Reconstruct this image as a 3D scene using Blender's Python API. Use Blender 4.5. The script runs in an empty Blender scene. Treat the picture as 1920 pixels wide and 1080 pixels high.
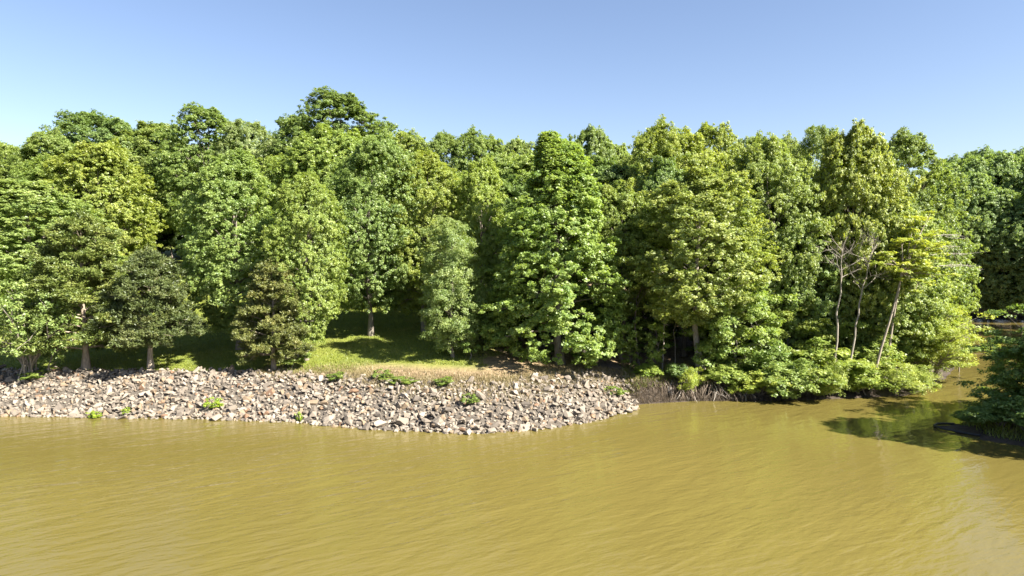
import bpy, bmesh, math
import numpy as np
from mathutils import Vector

# ------------------------------------------------------------------ camera, sky, sun, exposure
scene = bpy.context.scene
COL = scene.collection
CAM_H, FPX, PITCH = 11.25, 1280.0, math.atan(60 / 1280)
cam = bpy.data.cameras.new('camera')
cam.sensor_width = 36.0
cam.lens = 36.0 * FPX / 1920
cam.clip_start, cam.clip_end = 0.5, 6000
cam_ob = bpy.data.objects.new('camera', cam)
COL.objects.link(cam_ob)
cam_ob.location = (0, 0, CAM_H)
cam_ob.rotation_euler = (math.pi / 2 - PITCH, 0, 0)
scene.camera = cam_ob

SUN_EL, SUN_AZ = math.radians(42), math.radians(119)      # azimuth clockwise from the view direction
world = bpy.data.worlds.new('World')
scene.world = world
world.use_nodes = True
wn = world.node_tree
sky = wn.nodes.new('ShaderNodeTexSky')
sky.sky_type = 'NISHITA'
sky.sun_disc = False
sky.sun_elevation, sky.sun_rotation = SUN_EL, SUN_AZ
sky.air_density, sky.dust_density, sky.ozone_density = 1.0, 0.6, 1.6
tone = wn.nodes.new('ShaderNodeMix')
tone.data_type, tone.blend_type = 'RGBA', 'MULTIPLY'
tone.inputs[0].default_value = 1
tone.inputs[7].default_value = (0.955, 0.90, 0.935, 1)
wn.links.new(sky.outputs[0], tone.inputs[6])
wn.links.new(tone.outputs[2], wn.nodes['Background'].inputs[0])
wn.nodes['Background'].inputs[1].default_value = 0.05
sun = bpy.data.lights.new('sun', 'SUN')
sun.energy, sun.angle, sun.color = 5.0, math.radians(0.53), (1.0, 0.93, 0.80)
sun_ob = bpy.data.objects.new('sun', sun)
COL.objects.link(sun_ob)
S = Vector((math.cos(SUN_EL) * math.sin(SUN_AZ), math.cos(SUN_EL) * math.cos(SUN_AZ), math.sin(SUN_EL)))
sun_ob.rotation_euler = S.to_track_quat('Z', 'Y').to_euler()
sun_ob.location = S * 100
scene.view_settings.view_transform = 'Standard'
scene.view_settings.look = 'None'
scene.view_settings.gamma = 1
scene.view_settings.exposure = 2.12
scene.render.engine = 'CYCLES'
cy = scene.cycles
cy.max_bounces, cy.diffuse_bounces, cy.glossy_bounces, cy.transmission_bounces = 9, 7, 3, 7
cy.sample_clamp_indirect = 6
cy.use_denoising = True
cy.denoising_prefilter = 'ACCURATE'

# ------------------------------------------------------------------ helpers
cp, sp = math.cos(PITCH), math.sin(PITCH)
def ray(px, py):
    a, b = (px - 960) / FPX, (540 - py) / FPX
    return np.array([a, cp + b * sp, -sp + b * cp])
def at(px, py, Y):
    d = ray(px, py)
    return np.array([0, 0, CAM_H]) + d * (Y / d[1])
def onwater(px, py):
    d = ray(px, py)
    p = d * (-CAM_H / d[2])
    return (p[0], p[1])
def xat(px, Y):
    return at(px, 480, Y)[0]

def norm(v):
    return v / np.maximum(np.linalg.norm(v, axis=-1, keepdims=True), 1e-9)

def mesh_np(name, verts, faces, mat, smooth=False, attrs=None):
    """faces: int array (n,k). attrs: {name: ('FLOAT'|'FLOAT_COLOR', 'FACE'|'POINT', array)}"""
    me = bpy.data.meshes.new(name)
    n, k = faces.shape
    me.vertices.add(len(verts))
    me.vertices.foreach_set('co', np.ascontiguousarray(verts, dtype=np.float32).ravel())
    me.loops.add(n * k)
    me.loops.foreach_set('vertex_index', np.ascontiguousarray(faces, dtype=np.int32).ravel())
    me.polygons.add(n)
    me.polygons.foreach_set('loop_start', np.arange(0, n * k, k, dtype=np.int32))
    me.update(calc_edges=True)
    me.polygons.foreach_set('use_smooth', np.full(n, smooth, dtype=bool))
    for an, (ty, dom, arr) in (attrs or {}).items():
        a = me.attributes.new(an, ty, dom)
        a.data.foreach_set('value' if ty == 'FLOAT' else 'color', np.ascontiguousarray(arr, dtype=np.float32).ravel())
    me.materials.append(mat)
    me.update()
    return me

def link(name, me, parent=None, loc=None, color=None):
    o = bpy.data.objects.new(name, me)
    COL.objects.link(o)
    if parent is not None:
        o.parent = parent
    if loc is not None:
        o.location = loc
    if color is not None:
        o.color = (*color, 1)
    return o

def tag(o, label=None, cat=None, group=None, kind=None):
    for k, v in (('label', label), ('category', cat), ('group', group), ('kind', kind)):
        if v:
            o[k] = v
    return o

def tubes(paths, sides=6):
    """paths: list of (points (n,3), radii (n,)) -> verts, quads"""
    V, F, off = [], [], 0
    for pts, rad in paths:
        pts = np.asarray(pts, float)
        n = len(pts)
        tan = norm(np.gradient(pts, axis=0))
        ref = np.where(np.abs(tan[:, 2:3]) > 0.9, np.array([[1.0, 0, 0]]), np.array([[0, 0, 1.0]]))
        u = norm(np.cross(tan, ref))
        w = np.cross(tan, u)
        sd = sides if rad[0] > 0.035 else 4
        if rad[0] < 0.012:
            sd = 3
        ang = np.arange(sd) / sd * 2 * math.pi
        ring = u[:, None, :] * np.cos(ang)[None, :, None] + w[:, None, :] * np.sin(ang)[None, :, None]
        V.append((pts[:, None, :] + ring * np.asarray(rad)[:, None, None]).reshape(-1, 3))
        i, j = np.meshgrid(np.arange(n - 1), np.arange(sd), indexing='ij')
        a = i * sd + j
        b = i * sd + (j + 1) % sd
        F.append(np.stack([a, b, b + sd, a + sd], -1).reshape(-1, 4) + off)
        off += n * sd
    return np.concatenate(V), np.concatenate(F)

def bez(p0, p1, p2, t):
    t = np.asarray(t)[..., None]
    return (1 - t) ** 2 * p0 + 2 * t * (1 - t) * p1 + t ** 2 * p2

# ------------------------------------------------------------------ materials
def newmat(name):
    m = bpy.data.materials.new(name)
    m.use_nodes = True
    nt = m.node_tree
    nt.nodes.clear()
    out = nt.nodes.new('ShaderNodeOutputMaterial')
    return m, nt, nt.nodes, nt.links, out

def ramp(N, stops, interp='LINEAR'):
    r = N.new('ShaderNodeValToRGB')
    r.color_ramp.interpolation = interp
    el = r.color_ramp.elements
    while len(el) < len(stops):
        el.new(0.5)
    for e, (p, c) in zip(el, stops):
        e.position = p
        e.color = (*c, 1)
    return r

def mult(N, L, a, b):
    m = N.new('ShaderNodeMix')
    m.data_type = 'RGBA'
    m.blend_type = 'MULTIPLY'
    m.inputs[0].default_value = 1
    L.new(a, m.inputs[6])
    L.new(b, m.inputs[7])
    return m.outputs[2]

def mixc(N, L, f, a, b):
    m = N.new('ShaderNodeMix')
    m.data_type = 'RGBA'
    if hasattr(f, 'links'):
        L.new(f, m.inputs[0])
    else:
        m.inputs[0].default_value = f
    for s, v in ((6, a), (7, b)):
        if hasattr(v, 'links'):
            L.new(v, m.inputs[s])
        else:
            m.inputs[s].default_value = (*v, 1)
    return m.outputs[2]

def noise(N, L, scale, detail=4, rough=0.55, co=None):
    n = N.new('ShaderNodeTexNoise')
    n.inputs['Scale'].default_value = scale
    n.inputs['Detail'].default_value = detail
    n.inputs['Roughness'].default_value = rough
    if co is not None:
        L.new(co, n.inputs['Vector'])
    return n.outputs['Fac']

def leaf_mat(name, stops, transl=0.48):
    m, nt, N, L, out = newmat(name)
    at_ = N.new('ShaderNodeAttribute')
    at_.attribute_name = 'tint'
    r = ramp(N, stops)
    L.new(at_.outputs['Fac'], r.inputs[0])
    oi = N.new('ShaderNodeObjectInfo')
    c = mult(N, L, r.outputs[0], oi.outputs['Color'])
    d = N.new('ShaderNodeBsdfDiffuse')
    t = N.new('ShaderNodeBsdfTranslucent')
    L.new(c, d.inputs[0])
    tc = N.new('ShaderNodeMix')
    tc.data_type = 'RGBA'
    tc.blend_type = 'MULTIPLY'
    tc.inputs[0].default_value = 1
    L.new(c, tc.inputs[6])
    tc.inputs[7].default_value = (1.25, 1.25, 0.6, 1)
    L.new(tc.outputs[2], t.inputs[0])
    mx = N.new('ShaderNodeMixShader')
    mx.inputs[0].default_value = transl
    L.new(d.outputs[0], mx.inputs[1])
    L.new(t.outputs[0], mx.inputs[2])
    g = N.new('ShaderNodeBsdfGlossy')
    g.inputs['Roughness'].default_value = 0.5
    g.inputs[0].default_value = (0.9, 0.95, 1, 1)
    m2 = N.new('ShaderNodeMixShader')
    m2.inputs[0].default_value = 0.028
    L.new(mx.outputs[0], m2.inputs[1])
    L.new(g.outputs[0], m2.inputs[2])
    L.new(m2.outputs[0], out.inputs[0])
    return m

M_LEAF = leaf_mat('hardwood_leaf', [(0, (0.126, 0.196, 0.046)), (0.5, (0.208, 0.278, 0.068)), (1, (0.285, 0.340, 0.092))])
M_CEDAR = leaf_mat('cedar_spray', [(0, (0.085, 0.112, 0.032)), (0.55, (0.152, 0.180, 0.050)), (1, (0.215, 0.218, 0.072))], 0.35)
M_GRASS = leaf_mat('grass_blade', [(0, (0.09, 0.13, 0.014)), (0.6, (0.16, 0.19, 0.02)), (1, (0.24, 0.23, 0.05))], 0.35)
M_DRY = leaf_mat('dry_blade', [(0, (0.13, 0.125, 0.045)), (0.5, (0.22, 0.175, 0.09)), (1, (0.32, 0.25, 0.15))], 0.25)

M_BRUSH = leaf_mat('dead_stalk', [(0, (0.03, 0.022, 0.014)), (0.5, (0.065, 0.048, 0.030)), (1, (0.14, 0.105, 0.07))], 0.15)

def bark_mat(name, c0, c1, scale=6):
    m, nt, N, L, out = newmat(name)
    tc = N.new('ShaderNodeTexCoord')
    mp = N.new('ShaderNodeMapping')
    mp.inputs['Scale'].default_value = (scale, scale, scale * 0.22)
    L.new(tc.outputs['Object'], mp.inputs[0])
    f = noise(N, L, 1.6, 6, 0.7, mp.outputs[0])
    r = ramp(N, [(0.32, c0), (0.68, c1)])
    L.new(f, r.inputs[0])
    oi = N.new('ShaderNodeObjectInfo')
    b = N.new('ShaderNodeBsdfPrincipled')
    b.inputs['Roughness'].default_value = 0.9
    L.new(mult(N, L, r.outputs[0], oi.outputs['Color']), b.inputs['Base Color'])
    bp = N.new('ShaderNodeBump')
    bp.inputs['Strength'].default_value = 0.6
    bp.inputs['Distance'].default_value = 0.03
    L.new(f, bp.inputs['Height'])
    L.new(bp.outputs[0], b.inputs['Normal'])
    L.new(b.outputs[0], out.inputs[0])
    return m
M_BARK = bark_mat('grey_brown_bark', (0.10, 0.085, 0.068), (0.25, 0.22, 0.185))
M_PALEBARK = bark_mat('weathered_pale_wood', (0.26, 0.23, 0.20), (0.50, 0.46, 0.41))
M_ROOT = bark_mat('dead_root_wood', (0.06, 0.045, 0.033), (0.19, 0.15, 0.115))

# stone
M_ROCK, nt, N, L, out = newmat('broken_limestone')
tc = N.new('ShaderNodeTexCoord')
geo = N.new('ShaderNodeNewGeometry')
f1 = noise(N, L, 3.2, 6, 0.65, geo.outputs['Position'])
r1 = ramp(N, [(0.3, (0.72, 0.69, 0.66)), (0.5, (1, 1, 1)), (0.72, (1.1, 1.03, 0.92))])
L.new(f1, r1.inputs[0])
ca = N.new('ShaderNodeAttribute')
ca.attribute_name = 'stone_colour'
oi = N.new('ShaderNodeObjectInfo')
b = N.new('ShaderNodeBsdfPrincipled')
b.inputs['Roughness'].default_value = 0.88
L.new(mult(N, L, mult(N, L, r1.outputs[0], ca.outputs['Color']), oi.outputs['Color']), b.inputs['Base Color'])
f2 = noise(N, L, 14, 5, 0.7, geo.outputs['Position'])
bp = N.new('ShaderNodeBump')
bp.inputs['Strength'].default_value = 0.55
bp.inputs['Distance'].default_value = 0.05
L.new(f2, bp.inputs['Height'])
L.new(bp.outputs[0], b.inputs['Normal'])
L.new(b.outputs[0], out.inputs[0])

# ground: lawn / leaf litter / bare bank earth, by vertex masks
M_GROUND, nt, N, L, out = newmat('lawn_and_leaf_litter')
geo = N.new('ShaderNodeNewGeometry')
P = geo.outputs['Position']
fa, fb, fc = noise(N, L, 0.35, 5, 0.6, P), noise(N, L, 2.6, 6, 0.65, P), noise(N, L, 11, 4, 0.7, P)
rg = ramp(N, [(0.3, (0.11, 0.145, 0.015)), (0.55, (0.16, 0.19, 0.021)), (0.75, (0.22, 0.215, 0.045))])
L.new(fa, rg.inputs[0])
rg2 = ramp(N, [(0.3, (0.6, 0.62, 0.55)), (0.6, (1.05, 1.05, 1.0))])
L.new(fc, rg2.inputs[0])
lawn_c = mult(N, L, rg.outputs[0], rg2.outputs[0])
rl = ramp(N, [(0.25, (0.10, 0.072, 0.045)), (0.5, (0.235, 0.165, 0.10)), (0.75, (0.36, 0.27, 0.175))])
L.new(fb, rl.inputs[0])
lit_c = mult(N, L, rl.outputs[0], rg2.outputs[0])
rb = ramp(N, [(0.3, (0.022, 0.016, 0.011)), (0.7, (0.07, 0.05, 0.034))])
L.new(fb, rb.inputs[0])
a1 = N.new('ShaderNodeAttribute'); a1.attribute_name = 'lawn'
a2 = N.new('ShaderNodeAttribute'); a2.attribute_name = 'bank'
a3 = N.new('ShaderNodeAttribute'); a3.attribute_name = 'gravel'
rgv = ramp(N, [(0.3, (0.05, 0.042, 0.034)), (0.7, (0.125, 0.107, 0.086))])
L.new(fc, rgv.inputs[0])
c = mixc(N, L, a1.outputs['Fac'], lit_c, lawn_c)
c = mixc(N, L, a2.outputs['Fac'], c, rb.outputs[0])
c = mixc(N, L, a3.outputs['Fac'], c, rgv.outputs[0])
b = N.new('ShaderNodeBsdfPrincipled')
b.inputs['Roughness'].default_value = 0.95
L.new(c, b.inputs['Base Color'])
bp = N.new('ShaderNodeBump')
bp.inputs['Strength'].default_value = 0.8
bp.inputs['Distance'].default_value = 0.12
L.new(fc, bp.inputs['Height'])
L.new(bp.outputs[0], b.inputs['Normal'])
L.new(b.outputs[0], out.inputs[0])

# muddy water: silt scatters light (diffuse body) under a rippled glossy surface
M_WATER, nt, N, L, out = newmat('silty_lake_water')
geo = N.new('ShaderNodeNewGeometry')
def wave_noise(rot, sx, sy, scale, detail, rough, dist=0.0):
    mp = N.new('ShaderNodeMapping')
    m0 = N.new('ShaderNodeMapping')
    m0.inputs['Rotation'].default_value = (0, 0, math.radians(-rot))
    L.new(geo.outputs['Position'], m0.inputs[0])
    mp.inputs['Scale'].default_value = (sx, sy, 1)
    L.new(m0.outputs[0], mp.inputs[0])
    n = N.new('ShaderNodeTexNoise')
    n.inputs['Scale'].default_value = scale
    n.inputs['Detail'].default_value = detail
    n.inputs['Roughness'].default_value = rough
    n.inputs['Distortion'].default_value = dist
    L.new(mp.outputs[0], n.inputs['Vector'])
    return n.outputs['Fac']
w1 = wave_noise(34, 0.32, 1.0, 1.25, 2, 0.5, 0.35)
w2 = wave_noise(24, 0.38, 1.0, 3.4, 3, 0.6, 0.2)
w3 = wave_noise(40, 0.5, 1.0, 0.3, 1, 0.5)
# calm in the lee of the point, livelier on the open water
patch = wave_noise(20, 0.5, 1.0, 0.05, 2, 0.5)
pr = ramp(N, [(0.36, (0.35,) * 3), (0.62, (1, 1, 1))])
L.new(patch, pr.inputs[0])
def math_(op, a, b):
    m = N.new('ShaderNodeMath')
    m.operation = op
    for i, v in enumerate((a, b)):
        if hasattr(v, 'links'):
            L.new(v, m.inputs[i])
        else:
            m.inputs[i].default_value = v
    return m.outputs[0]
hgt = math_('ADD', math_('MULTIPLY', w1, 0.088), math_('ADD', math_('MULTIPLY', w2, 0.036), math_('MULTIPLY', w3, 0.07)))
hgt = math_('MULTIPLY', hgt, pr.outputs[0])
bp = N.new('ShaderNodeBump')
bp.inputs['Strength'].default_value = 1.0
bp.inputs['Distance'].default_value = 1.0
L.new(hgt, bp.inputs['Height'])
silt = ramp(N, [(0.3, (0.099, 0.0815, 0.0225)), (0.7, (0.121, 0.098, 0.0275))])
L.new(wave_noise(0, 0.6, 1.0, 0.04, 3, 0.5), silt.inputs[0])
b = N.new('ShaderNodeBsdfPrincipled')
b.inputs['Roughness'].default_value = 0.04
b.inputs['IOR'].default_value = 1.333
L.new(silt.outputs[0], b.inputs['Base Color'])
L.new(bp.outputs[0], b.inputs['Normal'])
L.new(b.outputs[0], out.inputs[0])

M_BLACK, nt, N, L, out = newmat('black_rubber_edging')
b = N.new('ShaderNodeBsdfPrincipled')
b.inputs['Base Color'].default_value = (0.012, 0.012, 0.014, 1)
b.inputs['Roughness'].default_value = 0.5
L.new(b.outputs[0], out.inputs[0])

# ------------------------------------------------------------------ terrain and water
shore = [(-2500, 52), (-70, 49)] + [onwater(*p) for p in (
    (0, 779), (200, 782), (400, 785), (560, 791), (700, 805), (880, 812), (1000, 806), (1100, 790), (1185, 769), (1196, 758),
    (1300, 752), (1440, 752), (1520, 750), (1620, 746), (1700, 742), (1745, 728), (1775, 708), (1800, 680), (1822, 645), (1818, 612))] + [
    (84, 124), (94, 121), (99, 112), (86, 98), (76, 84), (68, 72), (60, 62), (50, 55), (42, 51)] + [onwater(*p) for p in (
    (1900, 772), (1850, 780), (1800, 796), (1752, 800), (1790, 810), (1832, 818), (1850, 826), (1925, 838))] + [(31, 36), (30, 30), (35, 27), (60, 25), (2500, 20), (2500, 4000), (-2500, 4000)]
SH = np.array(shore, float)

def shore_dist(x, y):
    """signed distance inland (positive on land)"""
    d = np.full(x.shape, 1e9)
    inside = np.zeros(x.shape, bool)
    n = len(SH)
    for i in range(n):
        a, b = SH[i], SH[(i + 1) % n]
        ab = b - a
        t = np.clip(((x - a[0]) * ab[0] + (y - a[1]) * ab[1]) / (ab @ ab), 0, 1)
        d = np.minimum(d, np.hypot(x - a[0] - t * ab[0], y - a[1] - t * ab[1]))
        cond = (a[1] > y) != (b[1] > y)
        xi = a[0] + (y - a[1]) / (b[1] - a[1] if b[1] != a[1] else 1e-9) * ab[0]
        inside ^= cond & (x < xi)
    return np.where(inside, d, -d)

def sstep(a, b, v):
    t = np.clip((v - a) / (b - a), 0, 1)
    return t * t * (3 - 2 * t)

def wob(x, y):
    return (np.sin(x * 0.31 + 1.3) * np.cos(y * 0.27 + 0.4) + 0.5 * np.sin(x * 0.83 + y * 0.59) + 0.35 * np.sin(x * 1.7 - y * 1.3 + 2)) / 1.85

def height(x, y):
    x, y = np.asarray(x, float), np.asarray(y, float)
    d = shore_dist(x, y)
    dp = np.maximum(d, 0)
    rip = 2.35 * sstep(-1.2, 6.4, d) / 1.0 - 0.15
    low = sstep(15, 20, x)
    nat = (1.45 - 0.85 * low) * sstep(-0.1, 1.5 + 0.6 * low, d) + (0.35 + 0.5 * low) * sstep(1, 6, d)
    isl = 0.62 * sstep(0.0, 3.4, d) + 0.08
    wn_ = sstep(8.6, 10.2, x)
    wi = sstep(26.5, 27.5, x) * sstep(53, 51, y)
    bankz = rip * (1 - wn_) + nat * wn_
    bankz = bankz * (1 - wi) + isl * wi
    up = np.maximum(dp - 7, 0)
    hill = 0.168 * up / (1 + (up / 150) ** 2)
    hill = hill * (1 - wi)
    z = bankz + hill + wob(x, y) * 0.10 * sstep(3, 9, d)
    under = -0.02 + np.maximum(d, -14) * 0.22
    return np.where(d > 0, np.maximum(z, 0.02), under)

def axis(lo, hi, step, outer):
    core = np.arange(lo, hi + 1e-6, step)
    k = np.array([4, 10, 22, 45, 90, 180, 380, 800, 1600, 2400])
    return np.concatenate([(lo - k)[::-1] if outer else [], core, hi + k])
xs = axis(-64, 104, 0.5, True)
ys = np.concatenate([[-1600, -400, -60, 10, 28], np.arange(36, 132, 0.5), 132 + np.array([3, 8, 18, 40, 90, 200, 500, 1200, 2400])])
GX, GY = np.meshgrid(xs, ys, indexing='ij')
GZ = height(GX, GY)
GD = shore_dist(GX, GY)
verts = np.stack([GX, GY, GZ], -1).reshape(-1, 3)
ni, nj = GX.shape
i, j = np.meshgrid(np.arange(ni - 1), np.arange(nj - 1), indexing='ij')
q = i * nj + j
faces = np.stack([q, q + nj, q + nj + 1, q + 1], -1).reshape(-1, 4)
lawn_mask = sstep(0.5, -5.5, GX + wob(GX * 1.7, GY * 1.7) * 2.2 + np.maximum(GY - 72, 0) * 0.28)
bank_mask = np.where(GX > 8, sstep(2.4, 1.2, GD), sstep(7.4, 6.0, GD))
bank_mask = np.maximum(bank_mask, sstep(0.2, 0.0, GD))
lawn_mask = lawn_mask * (1 - sstep(-16, -9, GX) * sstep(10.5, 8.0, GD))
ground = link('ground', mesh_np('ground', verts, faces, M_GROUND, True, {
    'lawn': ('FLOAT', 'POINT', lawn_mask.ravel()), 'bank': ('FLOAT', 'POINT', bank_mask.ravel()),
    'gravel': ('FLOAT', 'POINT', (sstep(6.6, 5.4, GD) * sstep(9.6, 8.8, GX)).ravel())}))
tag(ground, kind='structure')

wv = np.array([[-2500, -2500, 0], [2500, -2500, 0], [2500, 400, 0], [-2500, 400, 0]], float)
water = link('water', mesh_np('water', wv, np.array([[0, 1, 2, 3]]), M_WATER))
tag(water, kind='structure')

# ------------------------------------------------------------------ tree builder
def leaves(rng, C, O, n_per, cr, leaf, up=0.45, aspect=0.62, outw=0.55, rnd=0.75, flat=0.8, ctint=None, elong=None):
    n = len(C) * n_per
    cc = np.repeat(C, n_per, 0)
    oo = np.repeat(O, n_per, 0)
    dirs = norm(rng.normal(size=(n, 3)))
    rad = (rng.random(n) ** 0.45)[:, None]
    off = dirs * rad * np.repeat(cr, n_per)[:, None]
    off[:, 2] *= flat
    if elong is not None:
        off += oo * (rng.random(n)[:, None] - 0.35) * elong
    pos = cc + off
    nrm = norm(outw * oo + 0.35 * outw * dirs + np.array([0, 0, up]) + rnd * rng.normal(size=(n, 3)) * 0.6)
    t = norm(np.cross(nrm, rng.normal(size=(n, 3))))
    if elong is not None:
        t = norm(0.9 * oo + 0.5 * rng.normal(size=(n, 3)))
        nrm = norm(nrm - t * (nrm * t).sum(1, keepdims=True))
    b = np.cross(nrm, t)
    l = (leaf * rng.uniform(0.65, 1.3, n))[:, None]
    w = l * aspect * 0.5
    v = np.stack([pos - t * l * 0.42 + b * w, pos + t * l * 0.58 - nrm * 0.08 * l, pos - t * l * 0.42 - b * w], 1)
    tint = np.clip(np.repeat(ctint, n_per) + rng.normal(0, 0.16, n), 0, 1)
    return v.reshape(-1, 3), tint

def make_foliage(name, rng, LC, LR, LO, prm, extra=None):
    """lobes: centres, radii, outward dirs -> crown mesh"""
    nc = prm.get('clusters', 13)
    N_ = len(LC)
    d = norm(rng.normal(size=(N_, nc, 3)))
    d[..., 2] = np.where(d[..., 2] < -0.35, -d[..., 2] * 0.6, d[..., 2])
    d = norm(d + 0.35 * LO[:, None, :])
    rr = LR[:, None, None] * rng.uniform(0.55, 1.05, (N_, nc, 1))
    off = d * rr
    off[..., 2] *= prm.get('lobe_flat', 0.88)
    C = (LC[:, None, :] + off).reshape(-1, 3)
    O = norm(d + 0.4 * LO[:, None, :]).reshape(-1, 3)
    cr = rng.uniform(0.7, 1.25, len(C)) * prm.get('cluster_r', 0.36)
    lt = np.repeat(rng.normal(0.5, 0.13, N_), nc)
    ct = np.clip(lt + rng.normal(0, 0.1, len(C)), 0, 1)
    if extra is not None:
        C2, O2, t2 = extra
        C, O = np.concatenate([C, C2]), np.concatenate([O, O2])
        cr = np.concatenate([cr, rng.uniform(0.7, 1.3, len(C2)) * prm.get('cluster_r', 0.36)])
        ct = np.concatenate([ct, t2])
    v, tint = leaves(rng, C, O, prm.get('n_leaf', 22), cr, prm.get('leaf', 0.168), prm.get('up', 0.4), prm.get('aspect', 0.8),
                     flat=prm.get('cl_flat', 0.8), ctint=ct, elong=prm.get('elong'))
    f = np.arange(len(v)).reshape(-1, 3)
    return mesh_np(name, v, f, prm.get('mat', M_LEAF), False, {'tint': ('FLOAT', 'FACE', tint)})

def trunk_path(rng, H, r0, lean=(0, 0), wig=0.25, n=9):
    t = np.linspace(0, 1, n)
    pts = np.zeros((n, 3))
    pts[:, 2] = t * H
    w = np.cumsum(rng.normal(0, wig / math.sqrt(n), (n, 2)), 0)
    w -= w[0]
    pts[:, :2] = w + np.outer(t ** 1.3, lean)
    rad = r0 * (1 - 0.86 * t) * (1 + 0.55 * np.exp(-t * H / 0.45))
    return pts, rad

def interp_path(pts, h):
    return np.array([np.interp(h, pts[:, 2], pts[:, k]) for k in range(3)])

SHAPES = {
    'round': lambda x: np.sin(np.pi * np.clip(x, 0.04, 0.985) ** 0.8) ** 0.45,
    'cone': lambda x: np.minimum(1, (np.clip(x, 0, 1) / 0.12 + 0.45)) * (1 - np.clip(x, 0, 1)) ** 0.55 * 1.0 + 0.05,
    'oval': lambda x: np.sin(np.pi * np.clip(x, 0.05, 0.98) ** 0.9) ** 0.42,
    'vase': lambda x: np.sin(np.pi * np.clip(x, 0.04, 0.97) ** 1.15) ** 0.48,
}

PROTO = {}
def make_tree(key, seed, H=18.0, W=5.5, cb=3.5, r0=0.28, shape='round', limbs=26, lobes=5, lobe_r=1.1, gap=0.0,
              lean=(0, 0), elev=(8, 58), bark=None, wig=0.35, sides=7, droop=0.0, shell=0, **prm):
    rng = np.random.default_rng(seed)
    tp, tr = trunk_path(rng, H * 0.93, r0, lean, wig)
    paths = [(tp, tr)]
    LC, LR, LO = [], [], []
    sh = SHAPES[shape]
    az = rng.random() * 6.28
    for k in range(limbs):
        u = (k + rng.random() * 0.8) / limbs
        az += 2.399 + rng.normal(0, 0.35)
        he = cb + (H - cb) * (0.03 + 0.93 * u)
        Rr = W * float(sh((he - cb) / (H - cb))) * rng.uniform(0.72, 1.06)
        el = math.radians(elev[0] + (elev[1] - elev[0]) * u + rng.normal(0, 5))
        hs = max(min(he - Rr * math.tan(el), H * 0.9), cb * 0.75 if cb > 1 else 0.5)
        p0 = interp_path(tp, hs)
        c_top = interp_path(tp, min(he, H * 0.93))
        p2 = np.array([c_top[0] + math.cos(az) * Rr, c_top[1] + math.sin(az) * Rr, he - droop * Rr])
        p1 = p0 * 0.45 + p2 * 0.55 + np.array([0, 0, 0.12 * Rr + droop * Rr * 0.6])
        rl = max(0.025, np.interp(hs, tp[:, 2], tr) * 0.42)
        tt = np.linspace(0, 1, 6)
        paths.append((bez(p0, p1, p2, tt), rl * (1 - 0.82 * tt)))
        if rng.random() < gap:
            continue
        nl = max(2, int(round(lobes * (0.45 + 0.75 * Rr / W))))
        for m in range(nl):
            t = 1.0 if m == 0 else rng.uniform(0.2, 1.0) ** 0.6 * 1.04
            lr = lobe_r * rng.uniform(0.6, 1.15) * (0.75 + 0.25 * Rr / W)
            base = bez(p0, p1, p2, np.array([max(t - 0.2, 0.05)]))[0]
            o = rng.normal(size=3) * lr * (0.75 if m else 0.15)
            o[2] *= 0.8
            c = bez(p0, p1, p2, np.array([t]))[0] + o
            out_d = norm(np.array([c[0] - c_top[0], c[1] - c_top[1], 0.25 * Rr + 0.2]))
            LC.append(c); LR.append(lr); LO.append(out_d)
            mid = (base + c) / 2 + rng.normal(size=3) * 0.12
            paths.append((np.array([base, mid, c]), np.array([rl * 0.4, rl * 0.25, 0.008])))
    for m in range(3):
        c = tp[-1] + np.array([rng.normal(0, 0.35), rng.normal(0, 0.35), H * 0.07 * (0.2 + 0.4 * m)])
        LC.append(c); LR.append(lobe_r * 0.7); LO.append(np.array([0, 0, 1.0]))
    extra = None
    if shell:
        # leafy outer layer of the crown: boughs swell and recede with a lumpy noise, some places stay open
        m = int(shell * (1 + gap * 2.5))
        a = rng.uniform(0, 6.283, m)
        xx = rng.random(m)
        xx = np.where(rng.random(m) < 0.12, 0.9 + 0.1 * rng.random(m), xx)
        base_r = W * sh(xx)
        z = cb + (H - cb) * xx
        q = np.stack([np.cos(a) * base_r, np.sin(a) * base_r, z], 1)
        lump = np.zeros(m)
        for _ in range(9):
            kv = norm(rng.normal(size=3)) * rng.uniform(1.3, 4.6)
            lump += np.sin(q @ kv + rng.random() * 6.28)
        lump = lump / 2.8
        swell = np.zeros(m)
        for _ in range(5):
            kv = norm(rng.normal(size=3)) * rng.uniform(0.45, 1.1)
            swell += np.sin(q @ kv + rng.random() * 6.28)
        swell = swell / 2.1
        rad = base_r * (0.90 + 0.135 * lump + 0.12 * swell) * (1.08 - 0.42 * rng.random(m) ** 1.8)
        z = z + (0.4 * lump + 0.7 * swell) * np.clip(xx, 0.2, 1) + rng.normal(0, 0.2, m)
        sel = lump + 0.7 * swell
        keep = sel > np.quantile(sel, min(0.85, 1 - 1 / (1 + gap * 2.5) + 0.0001))
        tx = np.interp(np.minimum(z, H * 0.93), tp[:, 2], tp[:, 0])
        ty = np.interp(np.minimum(z, H * 0.93), tp[:, 2], tp[:, 1])
        C2 = np.stack([tx + np.cos(a) * rad, ty + np.sin(a) * rad, z], 1)[keep]
        O2 = norm(np.stack([np.cos(a) * rad, np.sin(a) * rad, (xx - 0.35) * W * 1.1], 1))[keep]
        extra = (C2, O2, np.clip(0.5 + 0.12 * lump + rng.normal(0, 0.12, m), 0, 1)[keep])
    return finish(key, rng, paths, LC, LR, LO, prm, bark, sides, extra)

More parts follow.
